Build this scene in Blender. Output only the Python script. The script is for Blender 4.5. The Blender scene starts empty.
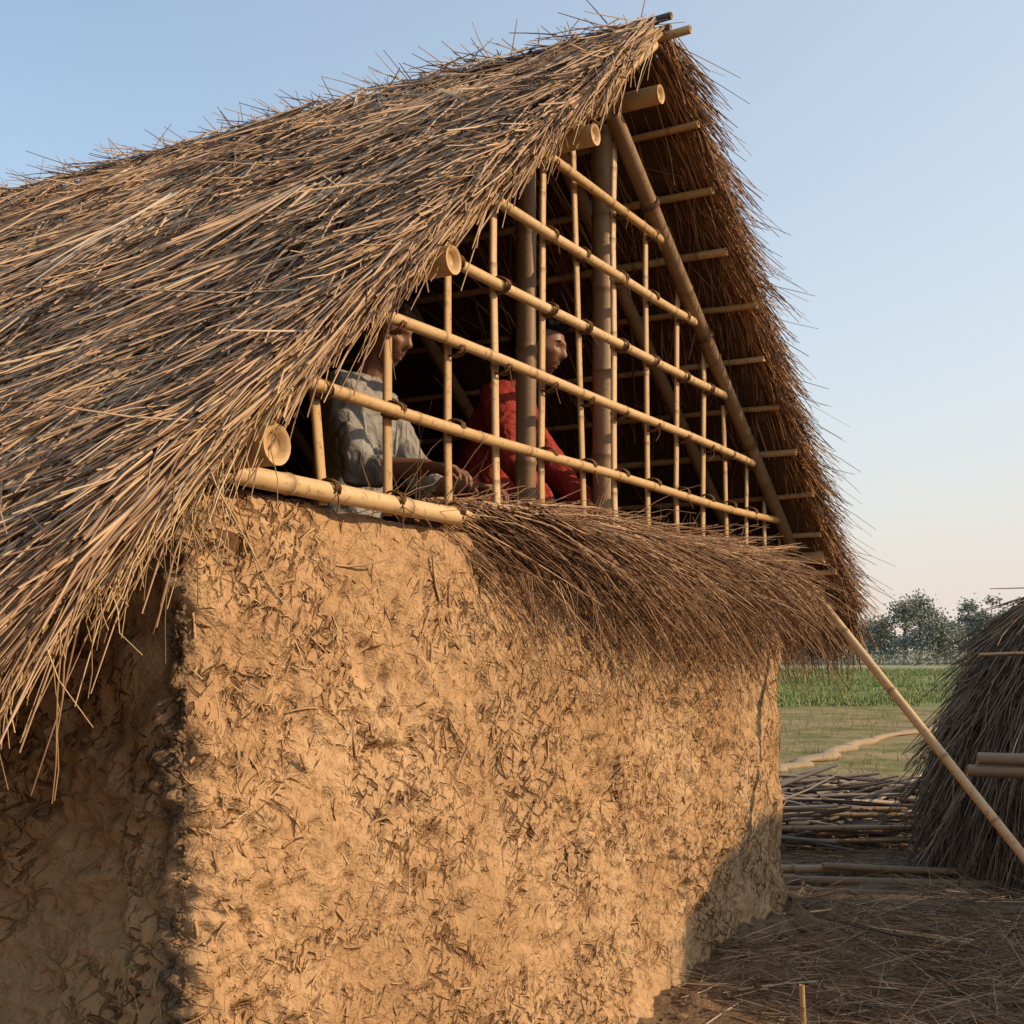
import bpy, math, numpy as np
from mathutils import Vector
rng=np.random.default_rng(7)
H=1.43
A=np.array([-.71,2.70,H]); U=np.array([.5,.8660254,0.]); V=np.array([-.8660254,.5,0.]); Z=np.array([0,0,1.])
LW=4.2; TD=5.4; WT=.35
AP=2.12; AZ=2.17; SL=.80; OV=-.23
def Wp(s,t,z): 
    s=np.asarray(s,float);t=np.asarray(t,float);z=np.asarray(z,float)
    return A+s[...,None]*U+t[...,None]*V+z[...,None]*Z
def zin(s): return AZ-SL*np.abs(np.asarray(s)-AP)
scn=bpy.context.scene
col=scn.collection
# ---------- noise
_tabs={}
def vn(x,y,seed=0):
    if seed not in _tabs: _tabs[seed]=np.random.default_rng(1000+seed).uniform(-1,1,(256,256))
    T=_tabs[seed]
    xi=np.floor(x).astype(int); yi=np.floor(y).astype(int); fx=x-xi; fy=y-yi
    fx=fx*fx*(3-2*fx); fy=fy*fy*(3-2*fy)
    a=T[xi%256,yi%256]; b=T[(xi+1)%256,yi%256]; c=T[xi%256,(yi+1)%256]; d=T[(xi+1)%256,(yi+1)%256]
    return (a*(1-fx)+b*fx)*(1-fy)+(c*(1-fx)+d*fx)*fy
def fbm(x,y,o=4,seed=0):
    r=0;am=1;
    for i in range(o):
        r=r+am*vn(x*2**i+i*17.3,y*2**i+i*9.1,seed+i); am*=.5
    return r
def nrm(a): return a/np.maximum(np.linalg.norm(a,axis=-1,keepdims=True),1e-9)
# ---------- mesh utils
def mkmesh(name,verts,quads,mat,parent=None,attrs=None,smooth=True,uv=None,tris=None):
    me=bpy.data.meshes.new(name)
    verts=np.asarray(verts,np.float32).reshape(-1,3)
    quads=np.asarray(quads,np.int32).reshape(-1,4)
    nt=0 if tris is None else len(tris)
    me.vertices.add(len(verts)); me.vertices.foreach_set('co',verts.ravel())
    li=quads.ravel()
    ls=np.arange(len(quads))*4
    if nt:
        tr=np.asarray(tris,np.int32); ls=np.concatenate([ls,len(quads)*4+np.arange(nt)*3]); li=np.concatenate([li,tr.ravel()])
    me.loops.add(len(li)); me.loops.foreach_set('vertex_index',li.astype(np.int32))
    me.polygons.add(len(ls)); me.polygons.foreach_set('loop_start',ls.astype(np.int32))
    me.update(calc_edges=True)
    me.polygons.foreach_set('use_smooth',np.full(len(ls),smooth,dtype=bool))
    if attrs:
        for k,a in attrs.items():
            at=me.attributes.new(k,'FLOAT','POINT'); at.data.foreach_set('value',np.asarray(a,np.float32).ravel())
    if uv is not None:
        l=me.uv_layers.new(name='UVMap'); l.data.foreach_set('uv',np.asarray(uv,np.float32)[li].ravel())
    me.update()
    ob=bpy.data.objects.new(name,me); col.objects.link(ob)
    if mat: me.materials.append(mat)
    if parent: ob.parent=parent
    return ob
def empty(name):
    e=bpy.data.objects.new(name,None); col.objects.link(e); e.empty_display_size=.2; return e
def strands(name,P0,D,L,R,bend,mat,parent=None,K=3,sides=3,taper=.5,rnd=None,wig=0.):
    N=len(P0); D=nrm(D); L=np.broadcast_to(L,(N,)); R=np.broadcast_to(R,(N,))
    ts=np.linspace(0,1,K+1)
    pts=P0[:,None]+D[:,None]*(L[:,None]*ts)[...,None]+bend[:,None]*(ts**2)[None,:,None]
    if wig>0: pts=pts+rng.normal(0,1,(N,K+1,3))*wig*L[:,None,None]*ts[None,:,None]
    a=nrm(np.cross(D,rng.normal(size=(N,3)))); b=np.cross(D,a)
    th=np.arange(sides)*2*np.pi/sides
    off=a[:,None]*np.cos(th)[None,:,None]+b[:,None]*np.sin(th)[None,:,None]
    rad=R[:,None]*(1-taper*ts)[None]
    v=pts[:,:,None]+off[:,None]*rad[:,:,None,None]
    idx=np.arange(N*(K+1)*sides).reshape(N,K+1,sides)
    q=np.stack([idx[:,:-1],np.roll(idx,-1,2)[:,:-1],np.roll(idx,-1,2)[:,1:],idx[:,1:]],-1).reshape(-1,4)
    if rnd is None: rnd=rng.random(N)
    ra=np.broadcast_to(rnd[:,None,None],(N,K+1,sides)); al=np.broadcast_to(ts[None,:,None],(N,K+1,sides))
    return mkmesh(name,v,q,mat,parent,{'rnd':ra,'al':al})
class MB:
    def __init__(s): s.v=[];s.q=[];s.t=[];s.rnd=[];s.ring=[];s.cap=[];s.n=0
    def add(s,v,q,t,rnd,ring,cap):
        v=np.asarray(v).reshape(-1,3); n=len(v)
        s.v.append(v)
        if len(q): s.q.append(np.asarray(q).reshape(-1,4)+s.n)
        if len(t): s.t.append(np.asarray(t).reshape(-1,3)+s.n)
        s.rnd.append(np.full(n,rnd)); s.ring.append(np.broadcast_to(ring,(n,))); s.cap.append(np.full(n,cap)); s.n+=n
    def tube(s,P,R,sides=12,ring=None,rnd=None,ref=None,ry=None,rounded=False,capped=True):
        P=np.asarray(P,float); R=np.asarray(R,float)*np.ones(len(P)); RY=R if ry is None else np.asarray(ry,float)*np.ones(len(P))
        if rounded:
            d0=nrm(P[0]-P[1]); d1=nrm(P[-1]-P[-2]); k=[(.98,.2),(.87,.5),(.5,.87)]
            m0=min(R[0],RY[0]); m1=min(R[-1],RY[-1])
            P=np.array([P[0]+d0*m0*a for a,_ in k]+list(P)+[P[-1]+d1*m1*a for a,_ in k[::-1]])
            R=np.array([R[0]*b for _,b in k]+list(R)+[R[-1]*b for _,b in k[::-1]])
            RY=np.array([RY[0]*b for _,b in k]+list(RY)+[RY[-1]*b for _,b in k[::-1]])
        n=len(P); T=nrm(np.gradient(P,axis=0))
        if ref is None:
            ref=np.array([0,0,1.]) if abs(T[:,2]).mean()<.8 else np.array([1.,0,0])
        a=nrm(np.cross(np.broadcast_to(ref,T.shape),T)); b=np.cross(T,a)
        th=np.arange(sides)*2*np.pi/sides
        v=P[:,None]+a[:,None]*np.cos(th)[None,:,None]*R[:,None,None]+b[:,None]*np.sin(th)[None,:,None]*RY[:,None,None]
        idx=np.arange(n*sides).reshape(n,sides)
        q=np.stack([idx[:-1],np.roll(idx,-1,1)[:-1],np.roll(idx,-1,1)[1:],idx[1:]],-1).reshape(-1,4)
        if rnd is None: rnd=rng.random()
        rg=np.zeros(n*sides) if ring is None else np.repeat(ring,sides)
        if rounded:
            v=np.concatenate([v.reshape(-1,3),[P[0],P[-1]]]); c0=n*sides;c1=c0+1
            t=[(c0,(i+1)%sides,i) for i in range(sides)]+[(c1,(n-1)*sides+i,(n-1)*sides+(i+1)%sides) for i in range(sides)]
            s.add(v,q,t,rnd,np.concatenate([rg,[0,0]]),0); return
        s.add(v,q,[],rnd,rg,0)
        if capped:
            for e,sg in ((0,-1),(-1,1)):
                rr=v[e]; c=P[e]; tt=T[e]*sg
                r1=c+(rr-c)*.72-tt*R[e]*.05; r2=c+(rr-c)*.62-tt*R[e]*.35
                vv=np.concatenate([rr,r1,r2,[c-tt*R[e]*.35]])
                k=np.arange(sides);k2=(k+1)%sides
                if sg<0: k,k2=k2,k
                qq=np.concatenate([np.stack([k,k2,k2+sides,k+sides],-1),np.stack([k+sides,k2+sides,k2+2*sides,k+2*sides],-1)])
                t3=np.stack([k+2*sides,k2+2*sides,np.full(sides,3*sides)],-1)
                s.add(vv,qq,t3,rnd,np.concatenate([np.zeros(2*sides),np.full(sides+1,.6)]),1)
    def bamboo(s,p0,p1,r,sp=.28,sides=12,flat=1.,bow=.006,taper=.0,rnd=None,ref=None):
        p0=np.asarray(p0,float);p1=np.asarray(p1,float);L=np.linalg.norm(p1-p0)
        xs=[0];rs=[1];rg=[0]
        x=rng.uniform(.3,1)*sp
        w=min(.011,r*.45)
        while x<L-.03:
            xs+=[x-2.2*w,x-w*.8,x,x+w*.8,x+2.2*w]; rs+=[1,1.04,1.13,1.03,1.0]; rg+=[0,.5,1,.25,0]; x+=sp*rng.uniform(.8,1.2)
        xs.append(L);rs.append(1);rg.append(0)
        xs=np.array(xs);f=xs/L
        o=np.argsort(xs); xs=xs[o];f=f[o];rs=np.array(rs)[o];rg=np.array(rg)[o]
        keep=np.concatenate([[True],np.diff(xs)>1e-4]); xs=xs[keep];f=f[keep];rs=rs[keep];rg=rg[keep]
        bd=nrm(rng.normal(size=3)); 
        P=p0+(p1-p0)*f[:,None]+bd*(np.sin(f*np.pi)+.35*np.sin(f*np.pi*3))[:,None]*bow*L
        R=r*rs*(1-taper*f)
        s.tube(P,R,sides=sides,ring=rg,ry=R*flat,rnd=rnd,ref=ref)
    def build(s,name,mat,parent=None,smooth=True):
        return mkmesh(name,np.concatenate(s.v),np.concatenate(s.q),mat,parent,{'rnd':np.concatenate(s.rnd),'ring':np.concatenate(s.ring),'cap':np.concatenate(s.cap)},smooth,tris=np.concatenate(s.t) if s.t else None)
# ---------- materials
class NT:
    def __init__(s,name):
        s.m=bpy.data.materials.new(name); s.m.use_nodes=True; s.t=s.m.node_tree; s.b=s.t.nodes['Principled BSDF']; s.dim='3D'
    def n(s,ty,**k):
        nd=s.t.nodes.new(ty)
        for a,b in k.items(): setattr(nd,a,b)
        return nd
    def l(s,a,b): s.t.links.new(a,b)
    def attr(s,nm):
        return s.n('ShaderNodeAttribute',attribute_name=nm).outputs['Fac']
    def ramp(s,fac,stops):
        r=s.n('ShaderNodeValToRGB'); e=r.color_ramp.elements
        while len(e)<len(stops): e.new(.5)
        for el,(p,c) in zip(e,stops): el.position=p; el.color=(*c,1) if len(c)==3 else c
        s.l(fac,r.inputs[0]); return r.outputs[0]
    def mix(s,fac,a,b,bt='MIX'):
        m=s.n('ShaderNodeMix',data_type='RGBA',blend_type=bt)
        for i,x in ((0,fac),(6,a),(7,b)):
            if isinstance(x,(int,float)): m.inputs[i].default_value=x
            elif isinstance(x,tuple): m.inputs[i].default_value=(*x,1)
            else: s.l(x,m.inputs[i])
        return m.outputs[2]
    def math(s,op,a,b=None,clamp=False):
        m=s.n('ShaderNodeMath',operation=op,use_clamp=clamp)
        for i,x in ((0,a),(1,b)):
            if x is None: continue
            if isinstance(x,(int,float)): m.inputs[i].default_value=x
            else: s.l(x,m.inputs[i])
        return m.outputs[0]
    def ss(s,a,b,src):
        r=s.n('ShaderNodeMapRange'); r.inputs[1].default_value=a; r.inputs[2].default_value=b; s.l(src,r.inputs[0]); return r.outputs[0]
    def noise(s,scale,detail=4,vec=None,rough=.6,dist=0.):
        n=s.n('ShaderNodeTexNoise'); n.noise_dimensions=s.dim; n.inputs['Scale'].default_value=scale; n.inputs['Detail'].default_value=detail; n.inputs['Roughness'].default_value=rough; n.inputs['Distortion'].default_value=dist
        if vec is not None: s.l(vec,n.inputs['Vector'])
        return n.outputs[0]
    def bump(s,h,strength,dist):
        b=s.n('ShaderNodeBump'); b.inputs['Strength'].default_value=strength; b.inputs['Distance'].default_value=dist; s.l(h,b.inputs['Height']); return b
    def fin(s,colr,rough=.8,bump=None,spec=.25):
        if isinstance(colr,tuple): s.b.inputs['Base Color'].default_value=(*colr,1)
        else: s.l(colr,s.b.inputs['Base Color'])
        s.b.inputs['Roughness'].default_value=rough; s.b.inputs['Specular IOR Level'].default_value=spec
        if bump: s.l(bump.outputs[0],s.b.inputs['Normal'])
        return s.m
def straw_mat(name,stops,tip=(.8,.75,.7),spec=.2):
    m=NT(name); c=m.ramp(m.attr('rnd'),stops)
    c=m.mix(m.math('MULTIPLY',m.attr('al'),.5),c,m.mix(1.,c,tip,'MULTIPLY'))
    return m.fin(c,.68,spec=spec)
M_thatch=straw_mat('thatch_straw',[(0,(.10,.06,.04)),(.22,(.25,.165,.11)),(.5,(.44,.31,.205)),(.75,(.58,.42,.275)),(.92,(.68,.52,.35)),(1,(.42,.38,.35))],(.72,.62,.56))
M_gold=straw_mat('rake_straw',[(0,(.22,.13,.06)),(.4,(.42,.28,.14)),(.8,(.57,.41,.22)),(1,(.66,.50,.29))])
M_under=straw_mat('underside_straw',[(0,(.18,.08,.035)),(.4,(.40,.20,.09)),(.8,(.57,.32,.15)),(1,(.66,.42,.22))])
M_bundle=straw_mat('bundle_straw',[(0,(.08,.043,.028)),(.35,(.21,.12,.07)),(.7,(.36,.22,.13)),(1,(.56,.39,.24))])
M_stack=straw_mat('stack_straw',[(0,(.07,.05,.037)),(.4,(.17,.12,.08)),(.8,(.29,.21,.14)),(1,(.43,.32,.21))])
M_wallstraw=straw_mat('wall_straw',[(0,(.13,.07,.03)),(.35,(.32,.19,.09)),(.75,(.56,.385,.21)),(1,(.74,.57,.36))])
M_mudbit=straw_mat('mud_fibre',[(0,(.30,.175,.09)),(.5,(.42,.265,.14)),(1,(.52,.35,.20))],(.9,.9,.9),spec=.05)
M_debris=straw_mat('debris_straw',[(0,(.11,.07,.04)),(.5,(.28,.19,.115)),(1,(.55,.41,.26))])
M_green=straw_mat('rice_blades',[(0,(.10,.14,.045)),(.5,(.15,.20,.065)),(1,(.26,.28,.12))],(1,1,.85))
M_dry=straw_mat('dry_grass_blades',[(0,(.11,.11,.04)),(.5,(.24,.20,.09)),(1,(.36,.28,.14))])
M_sticks=straw_mat('grey_sticks',[(0,(.06,.05,.045)),(.4,(.17,.14,.12)),(.75,(.29,.24,.20)),(1,(.44,.36,.26))],(1,1,1))
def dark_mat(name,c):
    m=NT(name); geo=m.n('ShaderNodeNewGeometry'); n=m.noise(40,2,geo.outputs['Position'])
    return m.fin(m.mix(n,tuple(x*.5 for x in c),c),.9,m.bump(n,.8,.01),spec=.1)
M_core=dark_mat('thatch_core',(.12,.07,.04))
def bamboo_mat(name,c1,c2,c3):
    m=NT(name); tc=m.n('ShaderNodeTexCoord')
    c=m.ramp(m.attr('rnd'),[(0,c1),(.55,c2),(1,c3)])
    n=m.noise(7,3,tc.outputs['Object']); c=m.mix(m.math('MULTIPLY',n,.8),c,m.mix(1.,c,(.62,.5,.4),'MULTIPLY'))
    n2=m.noise(60,2,tc.outputs['Object']); sp=m.ss(.58,.7,n2)
    c=m.mix(m.math('MULTIPLY',sp,.55),c,(.14,.08,.045))
    c=m.mix(m.math('MULTIPLY',m.attr('ring'),.75),c,(.15,.085,.04))
    c=m.mix(m.math('MULTIPLY',m.attr('cap'),.5),c,(.50,.32,.15))
    return m.fin(c,.5,m.bump(n2,.25,.002),spec=.3)
M_bam=bamboo_mat('bamboo_fresh',(.46,.29,.12),(.58,.40,.19),(.68,.51,.29))
M_bamo=bamboo_mat('bamboo_old',(.22,.145,.08),(.31,.21,.12),(.42,.30,.18))
M_bamd=bamboo_mat('bamboo_dark',(.07,.06,.06),(.11,.10,.095),(.17,.15,.13))
M_rope=dark_mat('jute_lashing',(.20,.11,.06))
def mud():
    m=NT('mud_plaster'); m.dim='2D'; uv=m.n('ShaderNodeUVMap'); uvo=uv.outputs[0]
    def mapped(rot,sx,sy,loc=0):
        mp=m.n('ShaderNodeMapping'); mp.inputs['Rotation'].default_value=(0,0,rot); mp.inputs['Location'].default_value=(loc,loc*.7,0)
        m.l(uvo,mp.inputs[0])
        if sx==1: return mp.outputs[0]
        mp2=m.n('ShaderNodeMapping'); mp2.inputs['Scale'].default_value=(sx,sy,1)
        m.l(mp.outputs[0],mp2.inputs[0]); return mp2.outputs[0]
    g=None
    for rot,sx,sy,th in ((.5,10,38,.655),(-.75,16,62,.66),(1.9,13,50,.66)):
        n=m.noise(1,2,mapped(rot,sx,sy,rot*3.1+2),.6,.5)
        o=m.ss(th-.04,th+.02,n); g=o if g is None else m.math('MAXIMUM',g,o)
    big=m.noise(1.5,3,mapped(0,1,1)); med=m.noise(8,4,mapped(0,1,1,3),.6,.3); fine=m.noise(120,3,mapped(0,1,1,5),.75)
    blob=m.noise(19,3,mapped(0,1,1,11),.6,.8); bl=m.ss(.60,.68,blob)
    patch=m.noise(2.4,3,mapped(0,1,1,7),.6,.5); pm=m.ss(.42,.60,patch)
    pmk=m.math('ADD',m.math('MULTIPLY',pm,.85),.15)
    g=m.math('MULTIPLY',g,pmk); bl=m.math('MULTIPLY',bl,pmk)
    c=m.ramp(big,[(.34,(.37,.22,.11)),(.5,(.46,.29,.155)),(.66,(.53,.36,.205))])
    c=m.mix(m.math('MULTIPLY',m.ss(.42,.66,med),.5),c,(.33,.19,.09))
    c=m.mix(m.math('MULTIPLY',pm,.18),c,(.34,.185,.085))
    c=m.mix(m.math('MULTIPLY',fine,.3),c,(.60,.43,.25))
    c=m.mix(m.math('MULTIPLY',g,.85),c,(.12,.06,.03))
    c=m.mix(m.math('MULTIPLY',bl,.5),c,(.19,.10,.05))
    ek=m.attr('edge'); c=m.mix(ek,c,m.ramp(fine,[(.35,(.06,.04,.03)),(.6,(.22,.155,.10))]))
    h=m.math('ADD',m.math('MULTIPLY',med,-1.2),m.math('MULTIPLY',fine,.16))
    h=m.math('SUBTRACT',h,m.math('MULTIPLY',g,.55)); h=m.math('SUBTRACT',h,m.math('MULTIPLY',bl,.4))
    return m.fin(c,.92,m.bump(h,1.,.028),spec=.08)
M_mud=mud()
# ---------- HUT
hut=empty('mud_hut')
def wall_disp(a,z):
    d=.028*fbm(a*1.1+5,z*1.1,3,1)+.018*fbm(a*4,z*4,3,11)
    rough=np.clip(.75+1.0*fbm(a*1.6+3,z*1.6,2,7),.2,1.8)
    d=d+rough*(.011*fbm(a*13,z*15,3,21))
    k=fbm(a*30,z*38,2,31); d=d+.006*rough*np.clip(np.abs(k)*-2+.6,-1,1)
    pit=vn(a*22,z*22,41); d=d-.020*np.clip(pit-.58,0,1)*2.5
    pit=vn(a*9,z*11,43); d=d-.026*np.clip(pit-.55,0,1)*2.5*rough
    return d
cr=.05
path=[]
def addp(s,t,nx,ny): path.append((s,t,nx,ny))
for t in np.concatenate([np.arange(TD,1.2,-.06),np.arange(1.2,cr,-.012)]): addp(0,t,-1,0)
for a in np.linspace(0,math.pi/2,8): addp(cr-cr*math.cos(a),cr-cr*math.sin(a),-math.cos(a),-math.sin(a))
for s in np.arange(cr+.009,LW-cr,.009): addp(s,0,0,-1)
for a in np.linspace(0,math.pi/2,8): addp(LW-cr+cr*math.sin(a),cr-cr*math.cos(a),math.sin(a),-math.cos(a))
for t in np.concatenate([np.arange(cr+.02,1,.03),np.arange(1,TD,.1)]): addp(LW,t,1,0)
path=np.array(path); arc=np.concatenate([[0],np.cumsum(np.linalg.norm(np.diff(path[:,:2],axis=0),axis=1))])
iA=np.argmin(np.abs(path[:,0]-cr*.3)+np.abs(path[:,1]-cr*.3)); arc=arc-arc[iA]
zs=np.arange(-H-.06,WT-.02,.0095)
AA,ZZ=np.meshgrid(arc,zs,indexing='ij')
Dp=wall_disp(AA,ZZ)
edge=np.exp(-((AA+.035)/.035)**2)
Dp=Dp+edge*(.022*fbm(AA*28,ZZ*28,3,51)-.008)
Dp+= .03*np.exp(-((ZZ+H)/.12)**2)*(1+fbm(AA*6,ZZ*0,2,61))
topv=.02*fbm(arc*4,arc*0,3,71)
S=path[:,0][:,None]+path[:,2][:,None]*Dp; T_=path[:,1][:,None]+path[:,3][:,None]*Dp; Zz=ZZ+topv[:,None]*np.clip((ZZ+.3)/.6,0,1)
for inw,dz in ((.004,.012),(.014,.02),(.04,.027),(.10,.03),(.20,.03),(.28,.02),(.3,-.1),(.3,-H-WT)):
    nz=.006*fbm(arc*20,arc*0+inw*40,2,81)
    S=np.concatenate([S,(path[:,0]-path[:,2]*inw+path[:,2]*(Dp[:,-1]*(1 if inw<.25 else 0)))[:,None]],1)
    T_=np.concatenate([T_,(path[:,1]-path[:,3]*inw+path[:,3]*(Dp[:,-1]*(1 if inw<.25 else 0)))[:,None]],1)
    Zz=np.concatenate([Zz,(WT-.02+topv+dz+nz)[:,None]],1)
n,mz=S.shape
idx=np.arange(n*mz).reshape(n,mz)
q=np.stack([idx[:-1,:-1],idx[1:,:-1],idx[1:,1:],idx[:-1,1:]],-1).reshape(-1,4)
uv=np.stack([np.broadcast_to(arc[:,None],(n,mz)),Zz],-1).reshape(-1,2)
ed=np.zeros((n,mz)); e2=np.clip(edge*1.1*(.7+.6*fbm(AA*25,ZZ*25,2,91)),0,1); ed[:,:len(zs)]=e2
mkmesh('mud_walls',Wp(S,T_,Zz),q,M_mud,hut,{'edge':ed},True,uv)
def prism(name,prof,t0,t1,mat,parent):
    k=len(prof); v=[Wp(s,t0,z) for s,z in prof]+[Wp(s,t1,z) for s,z in prof]
    me=bpy.data.meshes.new(name); me.from_pydata([tuple(x) for x in v],[],[tuple(range(k)),tuple(range(2*k-1,k-1,-1))]+[(i,i+k,(i+1)%k+k,(i+1)%k) for i in range(k)])
    me.uv_layers.new(name='UVMap')
    me.materials.append(mat); ob=bpy.data.objects.new(name,me); col.objects.link(ob); ob.parent=parent; return ob
prism('back_wall',[(.02,-H),(LW-.02,-H),(LW-.02,WT),(AP,AZ-.02),(.02,WT)],TD-.3,TD+.0,M_mud,hut)
prism('loft_floor',[(.31,.17),(LW-.31,.17),(LW-.31,.22),(.31,.22)],.31,2.2,M_core,hut)
SE_L=-.72; SE_R=LW+.42
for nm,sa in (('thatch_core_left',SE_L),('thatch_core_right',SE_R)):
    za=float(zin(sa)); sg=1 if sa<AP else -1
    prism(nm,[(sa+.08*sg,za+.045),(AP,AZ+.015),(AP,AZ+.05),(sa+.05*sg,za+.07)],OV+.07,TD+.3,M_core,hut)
c_,s_=1/math.hypot(1,SL),SL/math.hypot(1,SL)
def roof(name,side,N,t0,t1,mat,noff=(.03,.07),L=(.35,.85),R=(.0026,.0048),spread=.24,amin=-.04,under=False,lift=.05,tb=1.0,clump=0.):
    smax=(AP-SE_L if side<0 else SE_R-AP)/c_
    amax=smax-.25
    a=rng.uniform(amin,amax,N); t=t0+(t1-t0)*rng.random(N)**tb
    down=side*U*c_-Z*s_; nor=side*U*s_+Z*c_
    if under: nor=-nor
    ln=rng.uniform(L[0],L[1],N); rr=rng.uniform(R[0],R[1],N)
    fld=.30*fbm(a*1.3+side*9,t*1.3,3,101)
    ang=fld+rng.normal(0,spread,N)+np.where(rng.random(N)<.12,rng.normal(0,.5,N),0)
    coff=np.zeros(N)
    if clump>0:
        nc=int(N*clump/14)+1; ca=rng.uniform(amin,amax,nc); ct=t0+(t1-t0)*rng.random(nc)**tb; cang=rng.normal(0,.36,nc); cl=rng.uniform(.4,.8,nc); co=rng.uniform(0,.042,nc)
        sel=np.where(rng.random(N)<clump)[0]; ci=rng.integers(0,nc,len(sel))
        a[sel]=ca[ci]+rng.normal(0,.035,len(sel)); t[sel]=np.maximum(ct[ci]+rng.normal(0,.022,len(sel)),t0)
        ang[sel]=fld[sel]+cang[ci]+rng.normal(0,.09,len(sel)); ln[sel]=cl[ci]*rng.uniform(.8,1.1,len(sel)); coff[sel]=co[ci]
    mn=(OV-rng.uniform(-.02,.045,N)-t)/ln
    sn=np.maximum(np.sin(ang),mn); sn=np.clip(sn,-.95,.95)
    D=down*np.sqrt(1-sn**2)[:,None]+V*sn[:,None]
    lump=.036*fbm(a*2.1+4,t*2.4,3,111)+.034*((a*1.9+.35*vn(t*1.5,t*0,7))%1.0-.5)
    fade=np.clip((t-OV)/.5,.25,1)
    if under: lump=lump*.2
    off=rng.uniform(noff[0],noff[1],N)+lump*fade+coff*fade
    base=Wp(np.full(N,AP),t,np.full(N,AZ+.0))+down*a[:,None]+nor*off[:,None]
    D=D+nor*(np.abs(rng.normal(0,lift,N))-.01)[:,None]
    bend=rng.normal(0,.06,(N,3))*ln[:,None]; bend[:,2]-=.03*ln
    pr=np.clip(rng.random(N)*.72+.22*fbm(a*2.4,t*2.4,3,121)+.14,0,1)
    return strands(name,base,D,ln,rr,bend,mat,hut,K=3,rnd=pr,wig=.014)
roof('roof_thatch_left_front',-1,17000,OV-.0,2.6,M_thatch,tb=1.15,clump=.45,R=(.0028,.0064))
roof('roof_thatch_left_back',-1,5500,2.6,TD+.3,M_thatch,L=(.4,.9),R=(.004,.007),clump=.3)
roof('roof_thatch_right',1,2500,OV+.02,TD+.3,M_thatch,R=(.006,.009))
roof('roof_thatch_loose',-1,2100,OV-.0,4,M_thatch,noff=(.06,.11),lift=.12,spread=.7,L=(.15,.5),tb=1.3,R=(.0024,.0048))
roof('roof_underside_right',1,4800,OV+.0,1.0,M_under,noff=(-.04,-.015),spread=.1,under=True,L=(.3,.6),R=(.002,.0035),lift=.01,tb=1.3)
roof('roof_underside_left',-1,1300,OV+.03,1.8,M_under,noff=(-.04,-.015),spread=.1,under=True,L=(.3,.6),R=(.003,.005),lift=.01)
def rake(name,side,N,mat,out=(0.0,.5),L=(.15,.4),n0=-.02,n1=.1,R=(.0018,.0035),t_=(OV-.0,OV+.12),droop=.08,jn=.09,lo=0.):
    smax=(AP-SE_L if side<0 else SE_R-AP)/c_
    a=rng.uniform(lo,smax-.15,N); down=side*U*c_-Z*s_; nor=side*U*s_+Z*c_
    t=rng.uniform(t_[0],t_[1],N)
    base=Wp(np.full(N,AP),t,np.full(N,AZ))+down*a[:,None]+nor*rng.uniform(n0,n1,N)[:,None]
    o=rng.uniform(out[0],out[1],N)
    D=down-V*o[:,None]+nor*rng.normal(0,jn,N)[:,None]
    ln=rng.uniform(L[0],L[1],N)
    bend=rng.normal(0,.06,(N,3))*ln[:,None]; bend[:,2]-=droop*ln
    return strands(name,base,D,ln,rng.uniform(R[0],R[1],N),bend,mat,hut,K=3,wig=.014)
rake('rake_fringe_left',-1,2000,M_gold,out=(-.10,.05),n0=.02,n1=.06,L=(.2,.45),t_=(OV+.0,OV+.09),droop=.02,R=(.002,.0042))
rake('rake_fringe_left_thatch',-1,1700,M_thatch,out=(-.28,.10),n0=.035,n1=.10,L=(.25,.5),t_=(OV+.0,OV+.12),droop=.02,R=(.0024,.005))
rake('rake_fringe_left_loose',-1,320,M_gold,out=(-.35,.28),n0=.0,n1=.06,L=(.1,.30),R=(.0014,.0028),jn=.3)
rake('rake_fringe_left_lower',-1,480,M_thatch,out=(-.35,.14),n0=.0,n1=.06,L=(.2,.46),R=(.002,.0045),jn=.2,lo=2.3,droop=.12)
rake('rake_fringe_right',1,3100,M_bundle,out=(.0,.65),n0=.03,n1=.12,L=(.12,.30),jn=.12)
rake('rake_fringe_right_gold',1,900,M_under,out=(.0,.35),n0=.0,n1=.05,L=(.12,.3),t_=(OV+.01,OV+.12))
rake('rake_fringe_right_loose',1,260,M_bundle,out=(.3,1.3),n0=.02,n1=.1,L=(.15,.38),R=(.0014,.0028),jn=.25)
def eave(name,side,N,t0,t1,mat,L=(.2,.5),hang=.3,extra=0.):
    sE=SE_L if side<0 else SE_R; down=side*U*c_-Z*s_; nor=side*U*s_+Z*c_
    t=rng.uniform(t0,t1,N); back=rng.uniform(.0,.35,N)
    base=Wp(np.full(N,sE),t,np.full(N,float(zin(sE))))-down*back[:,None]+nor*rng.uniform(-.01,.09,N)[:,None]
    ln=rng.uniform(L[0],L[1],N)
    D=down+V*rng.normal(0,.2,N)[:,None]-Z*extra
    bend=rng.normal(0,.05,(N,3))*ln[:,None]; bend[:,2]-=hang*ln*rng.random(N)
    return strands(name,base,D,ln,rng.uniform(.002,.004,N),bend,mat,hut,K=4,wig=.01)
eave('eave_fringe_left',-1,1800,OV+.05,2.2,M_thatch)
eave('eave_fringe_right',1,2600,OV-.02,1.6,M_bundle,L=(.2,.42),extra=.5)
N=170
s=rng.uniform(-.65,.10,N); 
P=Wp(s,rng.uniform(OV-.0,OV+.1,N),zin(s)+.03); D=-U*.6-Z+rng.normal(0,.3,(N,3)); ln=rng.uniform(.08,.28,N)
strands('loose_straws_corner',P,D,ln,.0022,rng.normal(0,.15,(N,3))*ln[:,None],M_gold,hut,K=5,wig=.03)
sx_=np.array([-.1,-.13,-.5,-.52,-.44])
P=Wp(sx_,np.full(5,OV),zin(sx_)+.02)
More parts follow.
